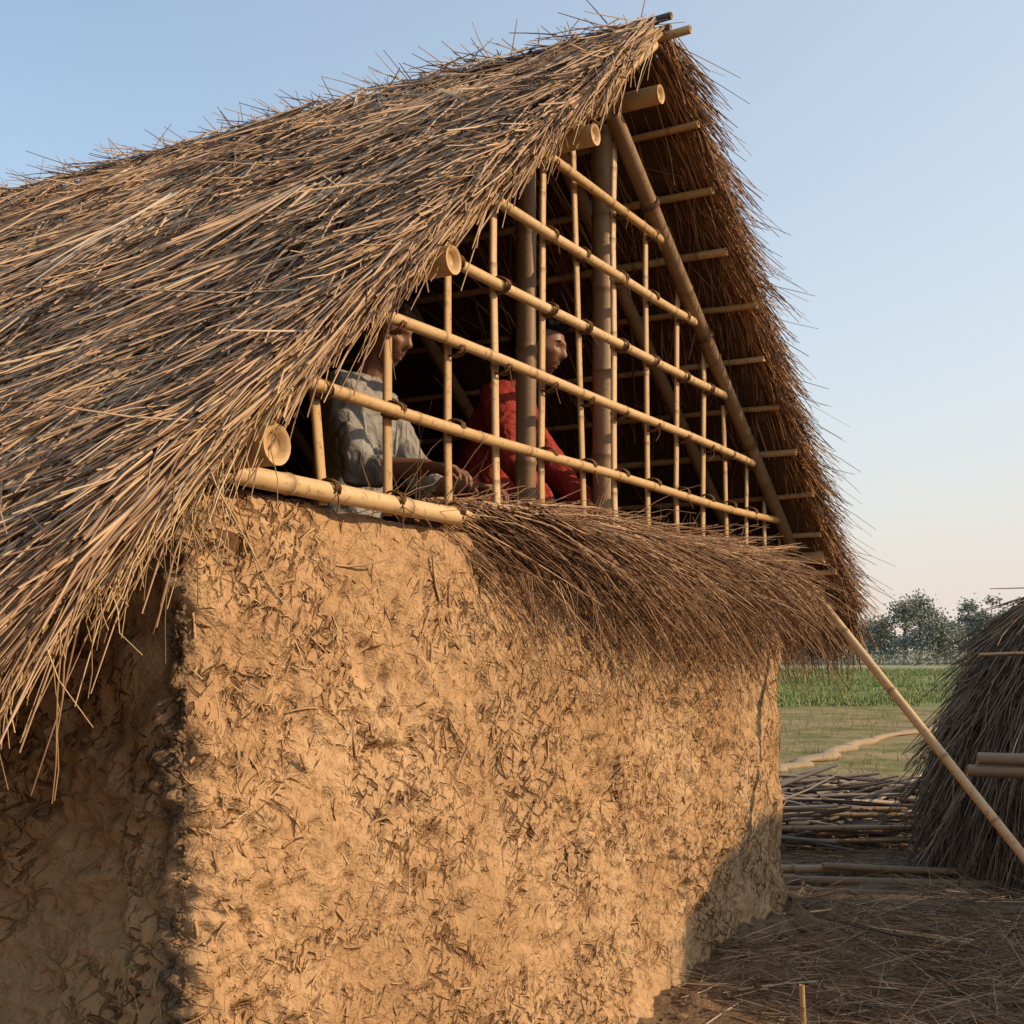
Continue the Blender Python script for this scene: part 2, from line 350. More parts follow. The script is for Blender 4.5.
strands('long_hanging_straws',P,np.tile([-.05,0,-1.],(5,1))+rng.normal(0,.04,(5,3)),np.array([.28,.2,.36,.26,.18]),.0024,rng.normal(0,.03,(5,3)),M_gold,hut,K=6,wig=.012)
N=900; t=rng.uniform(OV+.05,TD,N)
P=Wp(AP+rng.normal(0,.04,N),t,AZ+.055+rng.uniform(0,.03,N)); ln=rng.uniform(.08,.24,N)
D=-U*rng.normal(.5,.5,N)[:,None]+V*rng.normal(.4,.8,N)[:,None]+Z*(rng.normal(-.02,.12,N))[:,None]
strands('ridge_straws',P,D,ln,.003,rng.normal(0,.08,(N,3))*ln[:,None],M_thatch,hut,K=3)
N=60; t=rng.uniform(OV+.1,TD,N); ln=rng.uniform(.08,.2,N)
strands('ridge_stray_straws',Wp(np.full(N,AP),t,np.full(N,AZ+.06)),rng.normal(0,.7,(N,3))*[1,1,0]+Z*.55,ln,.0026,rng.normal(0,.1,(N,3))*ln[:,None],M_stack,hut,K=3)
m=MB()
m.bamboo(Wp(AP-.0,OV-.02,AZ+.08),Wp(AP-.02,2.9,AZ+.085),.013,bow=.003)
m.bamboo(Wp(AP-.02,1.6,AZ+.075),Wp(AP-.02,TD+.3,AZ+.095),.014,bow=.003)
m.bamboo(Wp(AP+.04,OV-.0,AZ+.06),Wp(AP+.04,3.4,AZ+.07),.013,bow=.003)
m.build('ridge_poles',M_bamd,hut)
m=MB()
m.bamboo(Wp(AP+.03,OV-.08,AZ+.03),Wp(AP+.03,1.5,AZ+.03),.015)
for s,z,r,e in ((.035,.432,.044,-.0),(.69,.995,.037,-.02),(1.49,1.60,.033,-.03),(2.14,1.99,.033,.03)):
    m.bamboo(Wp(s,OV+e,z),Wp(s,TD,z+.0),r,sp=.45,sides=20,bow=.001,rnd=.4)
m.bamboo(Wp(LW+.02,-.2,.47),Wp(LW+.02,TD,.47),.034,sp=.45,sides=16)
m.build('purlins',M_bam,hut)
m=MB()
def zi(s): return float(zin(s))
m.bamboo(Wp(-.42,OV+.035,zi(-.42)-.0),Wp(AP-.03,OV+.035,AZ-.025),.017,sp=.33,bow=.003,rnd=.9)
m.bamboo(Wp(-.30,OV+.10,zi(-.30)-.01),Wp(AP-.06,OV+.10,AZ-.05),.016,sp=.33,bow=.004,rnd=.7)
m.build('rake_battens',M_bam,hut)
m=MB()
m.bamboo(Wp(4.30,-.055,.41),Wp(2.05,-.05,1.92),.031,sp=.4,bow=.003,sides=14)
m.bamboo(Wp(4.5,.22,.24),Wp(2.05,.25,2.02),.028,sp=.4,bow=.003)
m.bamboo(Wp(-.2,.12,.3),Wp(2.2,.12,2.08),.03,sp=.4,bow=.003)
for t in (1.3,2.4,3.6,4.6):
    m.bamboo(Wp(-.3,t,zi(-.3)-.05),Wp(2.2,t,AZ-.1),.03,sp=.4); m.bamboo(Wp(4.5,t,zi(4.5)-.05),Wp(2.05,t,AZ-.1),.03,sp=.4)
    m.bamboo(Wp(.1,t,.45),Wp(4.1,t,.45),.035,sp=.4)
m.bamboo(Wp(1.77,.15,-.9),Wp(1.77,.15,zi(1.77)-.02),.036,sp=.35,sides=14,bow=.003)
m.bamboo(Wp(2.33,.12,-.9),Wp(2.31,.12,zi(2.31)-.02),.040,sp=.33,sides=14,bow=.003)
m.bamboo(Wp(2.12,2.4,-H),Wp(2.12,2.4,AZ-.1),.05)
m.build('posts_and_rafters',M_bamo,hut)
m=MB()
for s in np.linspace(2.36,4.52,11):
    m.bamboo(Wp(s,OV+rng.uniform(-.04,.03),zi(s)-.026),Wp(s,2.0,zi(s)-.022+rng.uniform(-.02,.02)),.018*rng.uniform(.85,1.1),sp=.3,flat=.8,bow=.004)
m.build('roof_battens_right',M_bam,hut)
m=MB()
for s in np.linspace(-.45,1.9,9):
    m.bamboo(Wp(s,.0,zi(s)-.012),Wp(s,3.5,zi(s)-.012),.016,sp=.3,bow=.002)
m.build('roof_battens',M_bamo,hut)
# lattice
m=MB(); rope=MB()
def zraf(s): return 1.87-.665*(s-2.1)
rails=[.40,.64,.868,1.115,1.36,1.60]
railseg=[]
for i,z in enumerate(rails):
    sl=AP-(AZ-z)/SL+.02
    sr=2.1+(1.87-z)/.665+.03
    if i==0: sl=.0
    dz=rng.uniform(-.012,.012)
    if i==0:
        m.bamboo(Wp(-.02,-.03,z+.0),Wp(1.05,-.035,z-.015),.025,sp=.42,bow=.003,rnd=.95)
        m.bamboo(Wp(1.0,-.0,z),Wp(sr,-.03,z),.019,sp=.3,bow=.003)
    else:
        m.bamboo(Wp(sl,-.045,z-dz),Wp(sr,-.045,z+dz*.5),.0165,sp=.3,bow=.005,flat=1.,rnd=rng.uniform(.5,1))
    railseg.append((sl,sr,z))
slats=[.443,.725,1.022,1.315,1.604,1.879,2.17,2.454,2.739,3.03,3.31,3.585,3.86,4.08]
for k,s in enumerate(slats):
    s0=s+rng.uniform(-.01,.02); s1=s+rng.uniform(-.035,.015); 
    if k==5: s0=s+.03;s1=s-.075
    zt=zi(s1) if s<AP else zraf(s)+.02
    zb=.36
    if zt-zb<.06: continue
    m.bamboo(Wp(s0,-.012,zb),Wp(s1,-.012,zt),.0155+.003*rng.random(),sp=.31,flat=.5,bow=.006,rnd=rng.uniform(.35,1),ref=-V)
    for (sl,sr,z) in railseg:
        if sl<s<sr-.03 and z<zt and rng.random()<.9:
            f=(z-zb)/(zt-zb); sx=s0+(s1-s0)*f
            for w in range(4):
                c=Wp(sx+(w-1.5)*.006,-.03,z); e=[]
                tl=rng.uniform(-.6,.6)
                for th in np.linspace(0,2*np.pi,13):
                    e.append(c+Z*math.cos(th)*.0225+V*math.sin(th)*.034+U*(tl*.02*math.cos(th)))
                rope.tube(np.array(e),.0031,sides=5,capped=False)
            if rng.random()<.5:
                e=Wp(sx,-.06,z-.015); rope.tube(np.array([e,e+[.004,0,-.02],e+[.012*rng.normal(),0,-.05]]),.0022,sides=5,capped=False)
m.build('gable_lattice',M_bam,hut); 
for (s,z,r) in ((.035,.432,.048),(.69,.995,.042)):
    for w in range(4):
        c=Wp(s,-.10+w*.007,z); rope.tube(np.array([c+Z*math.cos(th)*r+U*math.sin(th)*r for th in np.linspace(0,2*np.pi,17)]),.0035,sides=5,capped=False)
for f in (.05,.35,.6,.85):
    c=Wp(4.30,-.055,.41)*(1-f)+Wp(2.05,-.05,1.92)*f
    ax=nrm(Wp(2.05,-.05,1.92)-Wp(4.30,-.055,.41)); b=np.cross(ax,V)
    for w in range(3): rope.tube(np.array([c+ax*w*.008+b*math.cos(th)*.035+V*math.sin(th)*.035 for th in np.linspace(0,2*np.pi,15)]),.0035,sides=5,capped=False)
rope.build('lashings',M_rope,hut)
# wall straws
i2=np.argmin(np.abs(path[:,0]-2)+np.abs(path[:,1])); arcA=arc[i2]-path[i2,0]
def onwall(name,N,L,R,mat,sink,K=3,long=.08,curve=.14,pw=0.):
    s=rng.uniform(.02,LW-.02,N); z=rng.uniform(-H,WT-.03,N)
    if pw: 
        k=(fbm(s*1.5,z*1.5,2,400)+rng.normal(0,.5,N))>-pw; s=s[k];z=z[k]
    n=len(s); dd=wall_disp(s+arcA,z); th=rng.uniform(0,np.pi*2,n)
    D=U*np.cos(th)[:,None]+Z*np.sin(th)[:,None]-V*rng.normal(.02,.06,n)[:,None]
    ln=rng.uniform(L[0],L[1],n)*np.where(rng.random(n)<long,2.2,1)
    strands(name,Wp(s,-dd+sink,z),D,ln,rng.uniform(R[0],R[1],n),rng.normal(0,curve,(n,3))*ln[:,None],mat,hut,K=K,taper=.35)
onwall('wall_straw_bits',4600,(.010,.05),(.0007,.0024),M_wallstraw,.0012)
onwall('wall_mud_fibres',3600,(.018,.065),(.0022,.0055),M_mudbit,.0015,curve=.22,pw=.1)
N=350
t=rng.uniform(.05,1.0,N); z=rng.uniform(-H,WT-.05,N); th=rng.uniform(0,6.28,N); ln=rng.uniform(.012,.06,N)
D=V*np.cos(th)[:,None]+Z*np.sin(th)[:,None]-U*.04
strands('side_wall_straw_bits',Wp(-wall_disp(-t-.02,z)-.002,t,z),D,ln,.0014,rng.normal(0,.12,(N,3))*ln[:,None],M_wallstraw,hut,K=3)
def clods(name,P,R,mat,parent=None,fl=1.):
    ico=np.array([(0,0,1),(.89,0,.45),(.28,.85,.45),(-.72,.53,.45),(-.72,-.53,.45),(.28,-.85,.45),(.72,.53,-.45),(-.28,.85,-.45),(-.89,0,-.45),(-.28,-.85,-.45),(.72,-.53,-.45),(0,0,-1)])
    F=np.array([(0,1,2),(0,2,3),(0,3,4),(0,4,5),(0,5,1),(1,6,2),(2,7,3),(3,8,4),(4,9,5),(5,10,1),(6,7,2),(7,8,3),(8,9,4),(9,10,5),(10,6,1),(11,7,6),(11,8,7),(11,9,8),(11,10,9),(11,6,10)])
    N=len(P); v=P[:,None]+ico[None]*R[:,None,None]*rng.uniform(.45,1.3,(N,12,1))*rng.uniform(.6,1.2,(N,1,3))*[1,1,fl]
    t=(F[None]+np.arange(N)[:,None,None]*12).reshape(-1,3)
    return mkmesh(name,v,np.zeros((0,4)),mat,parent,{'rnd':np.repeat(rng.random(N),12),'al':np.zeros(N*12)},False,tris=t)
M_clod=straw_mat('clods',[(0,(.09,.06,.035)),(.5,(.16,.11,.065)),(1,(.24,.165,.10))],spec=.05)
N=420; z=rng.uniform(-H,.3,N); k=rng.uniform(-.035,.02,N)
clods('corner_pebbles',Wp(.004+np.abs(k)*.2-.003,np.clip(-k,0,1)+.004,z),rng.uniform(.003,.009,N),M_clod,hut)
# ---------- straw bundle draped over the wall top
N=8000
s=rng.uniform(.85,3.55,N); fan=np.clip((s-.85)/.6,0.12,1)
q_=rng.random(N)
tt=.10-.24*q_*fan; zz=.40+.065*np.sqrt(np.clip(1-((q_-.4)/.62)**2,0,1))*rng.random(N)*np.clip(fan+.1,0,1)+.02*fbm(s*3,s*0,2,131)
ln=rng.uniform(.30,.85,N)*(.75+.25*fan)
D=U*.95-V*(rng.uniform(-.02,.30,N)*(.35+.65*q_))[:,None]-Z*(rng.uniform(0,.40,N)*q_+.03)[:,None]+rng.normal(0,.10,(N,3))
bend=-Z*(ln*rng.uniform(.05,.50,N)*q_)[:,None]+rng.normal(0,.07,(N,3))*ln[:,None]
strands('straw_bundle',Wp(s,tt,zz),D,ln,rng.uniform(.0015,.0034,N),bend,M_bundle,None,K=4,rnd=np.clip(rng.random(N)+.2*fbm(s*6,q_*4,2,3),0,1),wig=.014)
bun=bpy.data.objects['straw_bundle']
m=MB()
ss=np.linspace(1.75,4.15,14); m.tube(Wp(ss,np.full(14,-.06)+.0*ss,.38-.03*(ss-1.1)),np.linspace(.025,.05,14),ry=np.linspace(.02,.04,14),rounded=True,sides=12)
m.tube(Wp(ss[4:],np.full(10,-.09),.30-.04*(ss[4:]-1.5)),.035+.0*ss[4:],ry=.06,rounded=True,sides=12)
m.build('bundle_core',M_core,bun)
N=130; s=rng.uniform(1.2,3.7,N); ln=rng.uniform(.1,.42,N)
strands('hanging_strands',Wp(s,np.full(N,-.15),.30-.06*s),U*.3-Z+rng.normal(0,.3,(N,3))*[1,1,.2],ln,.0015,rng.normal(0,.2,(N,3))*ln[:,None],M_bundle,bun,K=6,wig=.02)
N=350; s=rng.uniform(.7,3.9,N); ln=rng.uniform(.08,.28,N)
strands('tuft_strands',Wp(s,rng.uniform(-.05,.1,N),np.full(N,.39)),U*.6+rng.normal(0,.5,(N,3))+Z*.2,ln,.0017,rng.normal(0,.15,(N,3))*ln[:,None],M_bundle,bun,K=4,wig=.02)
m=MB(); m.bamboo(Wp(4.24,.06,.54),Wp(3.64,-1.654,-H+.0),.021,sp=.42,bow=.003); m.build('bamboo_prop_pole',M_bam)
# ---------- people
def skin_m(name,c,bs=.15):
    m=NT(name); tc=m.n('ShaderNodeTexCoord'); n=m.noise(25,4,tc.outputs['Object'])
    return m.fin(m.mix(n,tuple(x*.75 for x in c),c),.5,m.bump(n,bs,.002),spec=.35)
M_skin=skin_m('skin',(.24,.115,.065)); M_hair=dark_mat('hair',(.018,.015,.013))
def cloth(name,c):
    m=NT(name); tc=m.n('ShaderNodeTexCoord'); n=m.noise(9,3,tc.outputs['Object'],.5,1.2); w=m.noise(300,1,tc.outputs['Object'])
    return m.fin(m.mix(n,tuple(x*.55 for x in c),c),.9,m.bump(m.math('ADD',n,m.math('MULTIPLY',w,.04)),1.,.04),spec=.1)
def person(nm,hip,yaw,shirt,pants,J,headpitch):
    root=empty(nm); F=np.array([math.cos(yaw),math.sin(yaw),0]); Lf=np.array([-math.sin(yaw),math.cos(yaw),0]); hip=np.array(hip)
    def X(p): return hip+F*p[0]+Lf*p[1]+Z*p[2]
    def remesh(ob,vs,sm=6,fold=0):
        r=ob.modifiers.new('r','REMESH'); r.mode='VOXEL'; r.voxel_size=vs; r.use_smooth_shade=True
        k=ob.modifiers.new('s','SMOOTH'); k.iterations=sm; k.factor=.5
        if fold:
            tx=bpy.data.textures.new('fold','CLOUDS'); tx.noise_scale=.07
            d=ob.modifiers.new('d','DISPLACE'); d.texture=tx; d.strength=fold; d.mid_level=.5
    sh=J['sh']; ne=J['neck']
    m=MB()
    m.tube([X((0,0,0)),X((sh[0]*.3,0,.16)),X((sh[0]*.7,0,sh[2]*.68)),X((sh[0]*.95,0,sh[2]-.04)),X((ne[0]*.9,0,sh[2]+.02))],[.155,.15,.17,.165,.09],ry=[.115,.115,.125,.115,.075],ref=F,rounded=True,sides=20)
    for sd in (-1,1):
        S_=X((sh[0],sd*.165,sh[2])); E=X(J['el'][sd]); Wr=X(J['wr'][sd])
        m.tube([X((sh[0],sd*.08,sh[2])),S_,S_*.5+E*.5,E],[.07,.07,.06,.052],rounded=True)
        cu=E+(Wr-E)*J['cuff']; m.tube([E,cu],[.052,.046],rounded=True)
    m.tube([X((ne[0]+.062*math.cos(a_)-.01,.062*math.sin(a_),sh[2]+.055+.0*a_)) for a_ in np.linspace(.3,5.98,14)],.012,rounded=True,sides=8)
    b=m.build('shirt',shirt,root); remesh(b,.010,4,.032)
    m=MB()
    m.tube([X((ne[0]*.8,0,sh[2]-.02)),X((ne[0],0,ne[2])),X((J['head'][0]-.02,0,J['head'][2]-.05))],[.06,.054,.052],rounded=True)
    for sd in (-1,1):
        E=X(J['el'][sd]); Wr=X(J['wr'][sd]); hd=J['hdir'][sd]; hd=nrm(F*hd[0]+Lf*hd[1]+Z*hd[2]); 
        m.tube([E,E+(Wr-E)*.3,E+(Wr-E)*.7,Wr],[.040,.041,.032,.026],rounded=True)
        side=nrm(np.cross(hd,Z)); up=np.cross(side,hd)
        m.tube([Wr,Wr+hd*.03,Wr+hd*.07,Wr+hd*.088],[.028,.036,.041,.038],ry=[.022,.018,.015,.013],ref=up,rounded=True,sides=14)
        for fi,(o,l) in enumerate(((-.030,.070),(-.010,.080),(.011,.075),(.030,.058))):
            b0=Wr+hd*.085+side*o; d1=nrm(hd-up*.25+side*o*3); p1=b0+d1*l*.45; d2=nrm(hd-up*1.0+side*o*2); p2=p1+d2*l*.32; d3=nrm(hd*.3-up*1.3); p3=p2+d3*l*.25
            m.tube([b0-hd*.015,p1,p2,p3],[.0095,.0088,.008,.0065],rounded=True,sides=8)
        ts=side*(1 if sd<0 else -1)*-1
        b0=Wr+hd*.03+ts*.028; p1=b0+nrm(hd+ts*.9-up*.3)*.035; p2=p1+nrm(hd+ts*.2-up*.8)*.028
        m.tube([b0-ts*.01,p1,p2],[.012,.0105,.008],rounded=True,sides=8)
    b=m.build('neck_arms_hands',M_skin,root); remesh(b,.0036,3)
    m=MB()
    for sd in (-1,1):
        m.tube([X((0,sd*.08,-.01)),X((.17,sd*.12,-.02)),X((.32,sd*.13,-.05))],[.095,.08,.06],rounded=True)
        m.tube([X((.32,sd*.13,-.06)),X((.12,sd*.12,-.10)),X((-.08,sd*.11,-.12))],[.056,.055,.04],rounded=True)
    b=m.build('trousers',pants,root); remesh(b,.012,6,.01)
    m=MB()
    for sd in (-1,1): m.tube([X((-.08,sd*.11,-.12)),X((-.17,sd*.11,-.13)),X((-.24,sd*.11,-.15))],[.035,.04,.035],ry=[.03,.028,.016],rounded=True)
    b=m.build('feet',M_skin,root); remesh(b,.006,3)
    nl,nv=64,52
    la=np.linspace(-np.pi/2,np.pi/2,nv)[:,None]; lo=(np.arange(nl)*2*np.pi/nl)[None]
    x=np.cos(la)*np.cos(lo); y=np.cos(la)*np.sin(lo); z=np.sin(la)+0*lo
    g=lambda v,c,w: np.exp(-((v-c)/w)**2)
    fr=np.clip(x*2,0,1)
    px=x*.098; py=y*.075; pz=z*.118
    jw=np.clip(-z,0,1); py=py*(1-.30*jw**1.3); px=np.where(x<0,px*(1-.5*np.clip(-z-.1,0,1)),px*(.95+.06*jw))
    px=px+fr*(.022*g(y,0,.13)*g(z,-.17,.13)+.011*g(y,0,.11)*g(z,.04,.16)+.008*g(z,.22,.08)*g(y,0,.55)-.013*g(np.abs(y),.34,.15)*g(z,.07,.10)
        +.008*g(y,0,.28)*(g(z,-.44,.05)+g(z,-.56,.055))-.006*g(y,0,.3)*g(z,-.50,.02)+.011*g(y,0,.26)*g(z,-.83,.14)+.006*g(np.abs(y),.5,.15)*g(z,-.12,.12))
    py=py*(1+.10*fr*g(z,-.17,.07)*g(np.abs(y),.1,.08)+.05*g(z,-.1,.15)*g(x,.5,.3)-.05*g(z,-.4,.15)*g(x,.5,.3))
    hair=((z>.52-.0*x)&(x>.3))|((x<=.3)&(z>.02+.35*np.clip(x,-.5,.3)))|((x<-.25)&(z>-.42))
    hn=.014+.010*fbm(lo*4+0*la,la*8+0*lo,2,5)
    k=np.where(hair,hn,0.); px=px+x*k; py=py+y*k; pz=pz+z*k
    pt=headpitch; yx=px*math.cos(pt)+pz*math.sin(pt)*1; yz=-px*math.sin(pt)+pz*math.cos(pt)
    HC=X(J['head']); hy=J.get('hyaw',0.); F2=F*math.cos(hy)+Lf*math.sin(hy); L2=-F*math.sin(hy)+Lf*math.cos(hy)
    def HX(a,b,c): return HC+F2*np.asarray(a)[...,None]+L2*np.asarray(b)[...,None]+Z*np.asarray(c)[...,None]
    v=HX(yx,py,yz); idx=np.arange(nl*nv).reshape(nv,nl)
    q=np.stack([idx[:-1],np.roll(idx,-1,1)[:-1],np.roll(idx,-1,1)[1:],idx[1:]],-1).reshape(-1,4)
    ho=mkmesh('head',v,q,M_skin,root); ho.data.materials.append(M_hair)
    hf=hair.ravel()[q].sum(1)>=2; ho.data.polygons.foreach_set('material_index',hf.astype(np.int32))
    m=MB(); m2=MB()
    def hp(a,b,c):
        return HX(a*math.cos(pt)+c*math.sin(pt),b,-a*math.sin(pt)+c*math.cos(pt))
    for sd in (-1,1):
        e=[hp(-.008+.018*math.cos(th)*.8,sd*(.077+.006*math.sin(th*.5)),-.004+.030*math.sin(th)) for th in np.linspace(.2,5.2,12)]
        m.tube(np.array(e),.0052,sides=6,rounded=True)
        m.tube([hp(-.004,sd*.068,.012),hp(-.004,sd*.075,-.018)],[.015,.011],ry=.006,rounded=True,sides=8)
        m2.tube([hp(.0745,sd*.029,.008),hp(.0775,sd*.0285,.008)],[.009,.005],ry=[.005,.003],rounded=True,sides=10)
        m2.tube([hp(.087,sd*.014,.026),hp(.088,sd*.03,.029),hp(.077,sd*.045,.025)],[.002,.0032,.0015],rounded=True,sides=6)
    m.build('ears',M_skin,root); m2.build('eyes_brows',M_hair,root)
    nh=2600
    w=np.argwhere(hair); ii=w[rng.integers(0,len(w),nh)]; P=v[ii[:,0],ii[:,1]]; Dn=nrm(P-HC)
    strands('hair',P-Dn*.004,Dn+rng.normal(0,.5,(nh,3))-Z*.4,rng.uniform(.012,.03,nh),.0008,rng.normal(0,.004,(nh,3)),M_hair,root,K=2)
    bm=(x>.25)&(z<-.36)&(z>-.95)&(np.abs(y)>.05)|((x>.7)&(z<-.33)&(z>-.42)); w=np.argwhere(bm)
    if len(w):
        ii=w[rng.integers(0,len(w),600)]; P=v[ii[:,0],ii[:,1]]; Dn=nrm(P-HC)
        strands('beard',P,Dn*.6+rng.normal(0,.3,(600,3))-Z*.8,.006,.0005,np.zeros((600,3)),M_hair,root,K=1)
    return root
M_s1=cloth('grey_shirt',(.36,.35,.33)); M_s2=cloth('red_shirt',(.38,.055,.045)); M_p=cloth('trousers',(.08,.075,.07))
J1=dict(sh=(.07,0,.47),neck=(.09,0,.54),head=(.145,0,.675),cuff=.35,el={-1:(.17,-.26,.19),1:(.2,.24,.2)},wr={-1:(.40,-.27,.19),1:(.42,.06,.17)},hdir={-1:(1,-.05,-.1),1:(1,-.3,-.1)},hyaw=-.1)
person('man',(-.56,4.12,H+.36),-.30,M_s1,M_p,J1,.28)
J2=dict(sh=(.15,0,.45),neck=(.19,0,.53),head=(.27,0,.665),cuff=.8,el={-1:(.22,-.27,.2),1:(.3,.24,.2)},wr={-1:(.36,-.26,.03),1:(.45,.06,.05)},hdir={-1:(.8,-.1,-.4),1:(1,-.3,-.3)},hyaw=-.1)
person('man',(-.155,4.80,H+.49),-.25,M_s2,M_p,J2,.25)
# ---------- ground
def gh(x,y):
    x=np.asarray(x,float);y=np.asarray(y,float)
    d=np.hypot(x-2,y-6); k=np.clip(1-d/40,0,1)
    h=k*(.025*fbm(x*.9,y*.9,3,201)+.016*fbm(x*5,y*5,3,211)+.010*fbm(x*17,y*17,2,221))
    px,py=x-A[0],y-A[1]; s=px*.5+py*.866; t=-px*.866+py*.5
    ds=np.where(s>LW,s-LW,0); dt=np.where(t<0,-t,0); dd=np.hypot(ds*.8,dt)
    near=np.clip(1-dd/.75,0,1)*(s>-.5)
    return h+near**1.6*(.17+.06*fbm(x*7,y*7,3,231))*np.clip((s-1.5)/2,0.2,1)*(t<.8)
def grow(a,b,st,lo,hi,g=1.12):
    c=list(np.arange(a,b,st)); d=st
    x=b
    while x<hi: c.append(x); d*=g; x+=d
    c.append(hi); d=st; x=a-st; pre=[]
    while x>lo: pre.append(x); d*=g; x-=d
    pre.append(lo); return np.array(pre[::-1]+c)
gx=grow(.5,5.2,.03,-900,900); gy=grow(4.2,10.5,.032,-200,1500)
GX,GY=np.meshgrid(gx,gy,indexing='ij'); GZ=gh(GX,GY)
idx=np.arange(GX.size).reshape(GX.shape); q=np.stack([idx[:-1,:-1],idx[1:,:-1],idx[1:,1:],idx[:-1,1:]],-1).reshape(-1,4)
def gmat():
    m=NT('ground_earth'); geo=m.n('ShaderNodeNewGeometry'); pos=geo.outputs['Position']; sx=m.n('ShaderNodeSeparateXYZ'); m.l(pos,sx.inputs[0])
    n1=m.noise(1.1,4,pos); n2=m.noise(9,5,pos,.7); n3=m.noise(60,3,pos); nf=m.noise(.12,5,pos)
    dirt=m.ramp(n2,[(.3,(.11,.07,.042)),(.5,(.18,.12,.075)),(.7,(.26,.18,.115))]); dirt=m.mix(m.math('MULTIPLY',n3,.5),dirt,(.10,.065,.04))
    dry=m.ramp(n1,[(.35,(.13,.14,.05)),(.5,(.23,.20,.10)),(.65,(.33,.25,.14))])
    gr=m.ramp(nf,[(.38,(.12,.16,.055)),(.5,(.16,.205,.075)),(.62,(.24,.245,.115))])
    yy=m.math('ADD',sx.outputs[1],m.math('MULTIPLY',m.math('SUBTRACT',n1,.5),7))
    c=m.mix(m.ss(11,14,yy),dirt,dry)
    y2=m.math('ADD',m.math('ADD',sx.outputs[1],m.math('MULTIPLY',sx.outputs[0],.25)),m.math('MULTIPLY',m.math('SUBTRACT',n1,.5),4))
    c=m.mix(m.ss(31,37,y2),c,gr)
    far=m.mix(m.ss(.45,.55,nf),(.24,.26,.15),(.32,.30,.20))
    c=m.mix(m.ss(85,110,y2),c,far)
    for yc,w in ((25.5,.8),(50,1.2),(72,1.4)):
        d=m.math('ABSOLUTE',m.math('SUBTRACT',y2,yc)); c=m.mix(m.ss(w,w*.4,d),c,(.28,.22,.14))
    return m.fin(c,.95,m.bump(m.math('ADD',n2,m.math('MULTIPLY',n3,.5)),.9,.025),spec=.05)
M_g=gmat()
mkmesh('ground',np.stack([GX,GY,GZ],-1),q,M_g)
def scatter(name,N,x0,x1,y0,y1,mat,L=(.05,.3),R=(.001,.003),up=.08):
    x=rng.uniform(x0,x1,N);y=rng.uniform(y0,y1,N); k=fbm(x*1.5,y*1.5,2,77)>-.35; px,py=x-A[0],y-A[1]; s=px*.5+py*.866; t=-px*.866+py*.5
    k&=~((s<LW+.02)&(t>-.03)&(s>-.05)); x=x[k];y=y[k];n=len(x)
    th=rng.uniform(0,6.28,n); ln=rng.uniform(L[0],L[1],n)
    return strands(name,np.stack([x,y,gh(x,y)+.006],-1),np.stack([np.cos(th),np.sin(th),np.abs(rng.normal(.02,up,n))],-1),ln,rng.uniform(R[0],R[1],n),rng.normal(0,.1,(n,3))*ln[:,None]*[1,1,.2],mat,K=3)
scatter('straw_litter',8000,.6,6,4.2,10.5,M_debris,R=(.0012,.0038))
scatter('straw_litter_near_wall',5000,.6,3.4,4.3,7.6,M_debris,L=(.08,.35),up=.17,R=(.0012,.0038))
scatter('twig_litter',500,.6,6,4.2,10.5,M_sticks,(.15,.6),(.003,.008))
scatter('bamboo_offcuts',90,.9,4.5,4.6,8.4,M_gold,(.15,.7),(.005,.010),up=.03)
N=500; x=rng.uniform(.8,4.5,N); y=rng.uniform(4.3,9,N); w=rng.random(N)**3*.018+.004
clods('earth_clods',np.stack([x,y,gh(x,y)+w*.2],-1),w,M_clod,fl=.6)
N=260; s=rng.uniform(2.2,4.8,N); t=-np.abs(rng.normal(0,.25,N))-.02; P=Wp(s,t,s*0); P[:,2]=gh(P[:,0],P[:,1])+.002
clods('mud_rubble',P,rng.random(N)**2*.028+.006,M_clod,fl=.6)
N=7000; x=rng.uniform(1.5,20,N); y=rng.uniform(11.5,33,N); k=(fbm(x*.6,y*.6,3,88)>.0)&(x>y*.19-1)&(x<y*.5+2); x=x[k];y=y[k];n=len(x)
strands('dry_grass',np.stack([x,y,gh(x,y)-.01],-1),rng.normal(0,.35,(n,3))*[1,1,0]+[0,0,1],rng.uniform(.05,.18,n),.007,rng.normal(0,.04,(n,3)),M_dry,K=2,taper=.8)
N=11000; y=31+rng.random(N)**1.4*60; x=y*rng.uniform(.17,.46,N); y2=y+.25*x; k=(y2>35+3.5*fbm(x*.5,y*.5,2,5))&(np.abs(y2-50)>1)&(np.abs(y2-72)>1.2)&(fbm(x*.3,y*.3,2,6)>-.4); x=x[k];y=y[k];n=len(x)
strands('rice_crop',np.stack([x,y,np.zeros(n)],-1),rng.normal(0,.3,(n,3))*[1,1,0]+[0,0,1],rng.uniform(.05,.20,n),.02+.0004*y,rng.normal(0,.06,(n,3)),M_green,K=2,taper=.8,rnd=np.clip(rng.random(n)*.7+.3*fbm(x*.2,y*.2,2,15)+.1,0,1))
m=MB(); pts=np.array([[3.0,14.6,.0],[3.6,15.5,.02],[4.3,16.8,.03],[5.0,18.2,.02],[5.9,19.9,.02],[8,23,.02]]); 
tt=np.linspace(0,5,60); pb=np.stack([np.interp(tt,range(6),pts[:,i]) for i in range(3)],-1); pb[:,0]+=.1*fbm(tt*3,tt*0,3,9)
m.tube(pb,.10+.05*fbm(tt*5,tt*0,3,19),ry=.05+.02*fbm(tt*6,tt*0,2,29),sides=10); m.build('field_bund',dark_mat('dry_mud',(.42,.32,.21)),None)
N=330
x=rng.uniform(.9,3.5,N); y=8.9+rng.random(N)*1.5; hh=.42*np.clip(1-((x-2.2)/1.7)**4,0,1)*np.clip(1-((y-9.7)/.95)**2,.1,1)*rng.random(N)+.03
th=rng.normal(.0,.45,N)
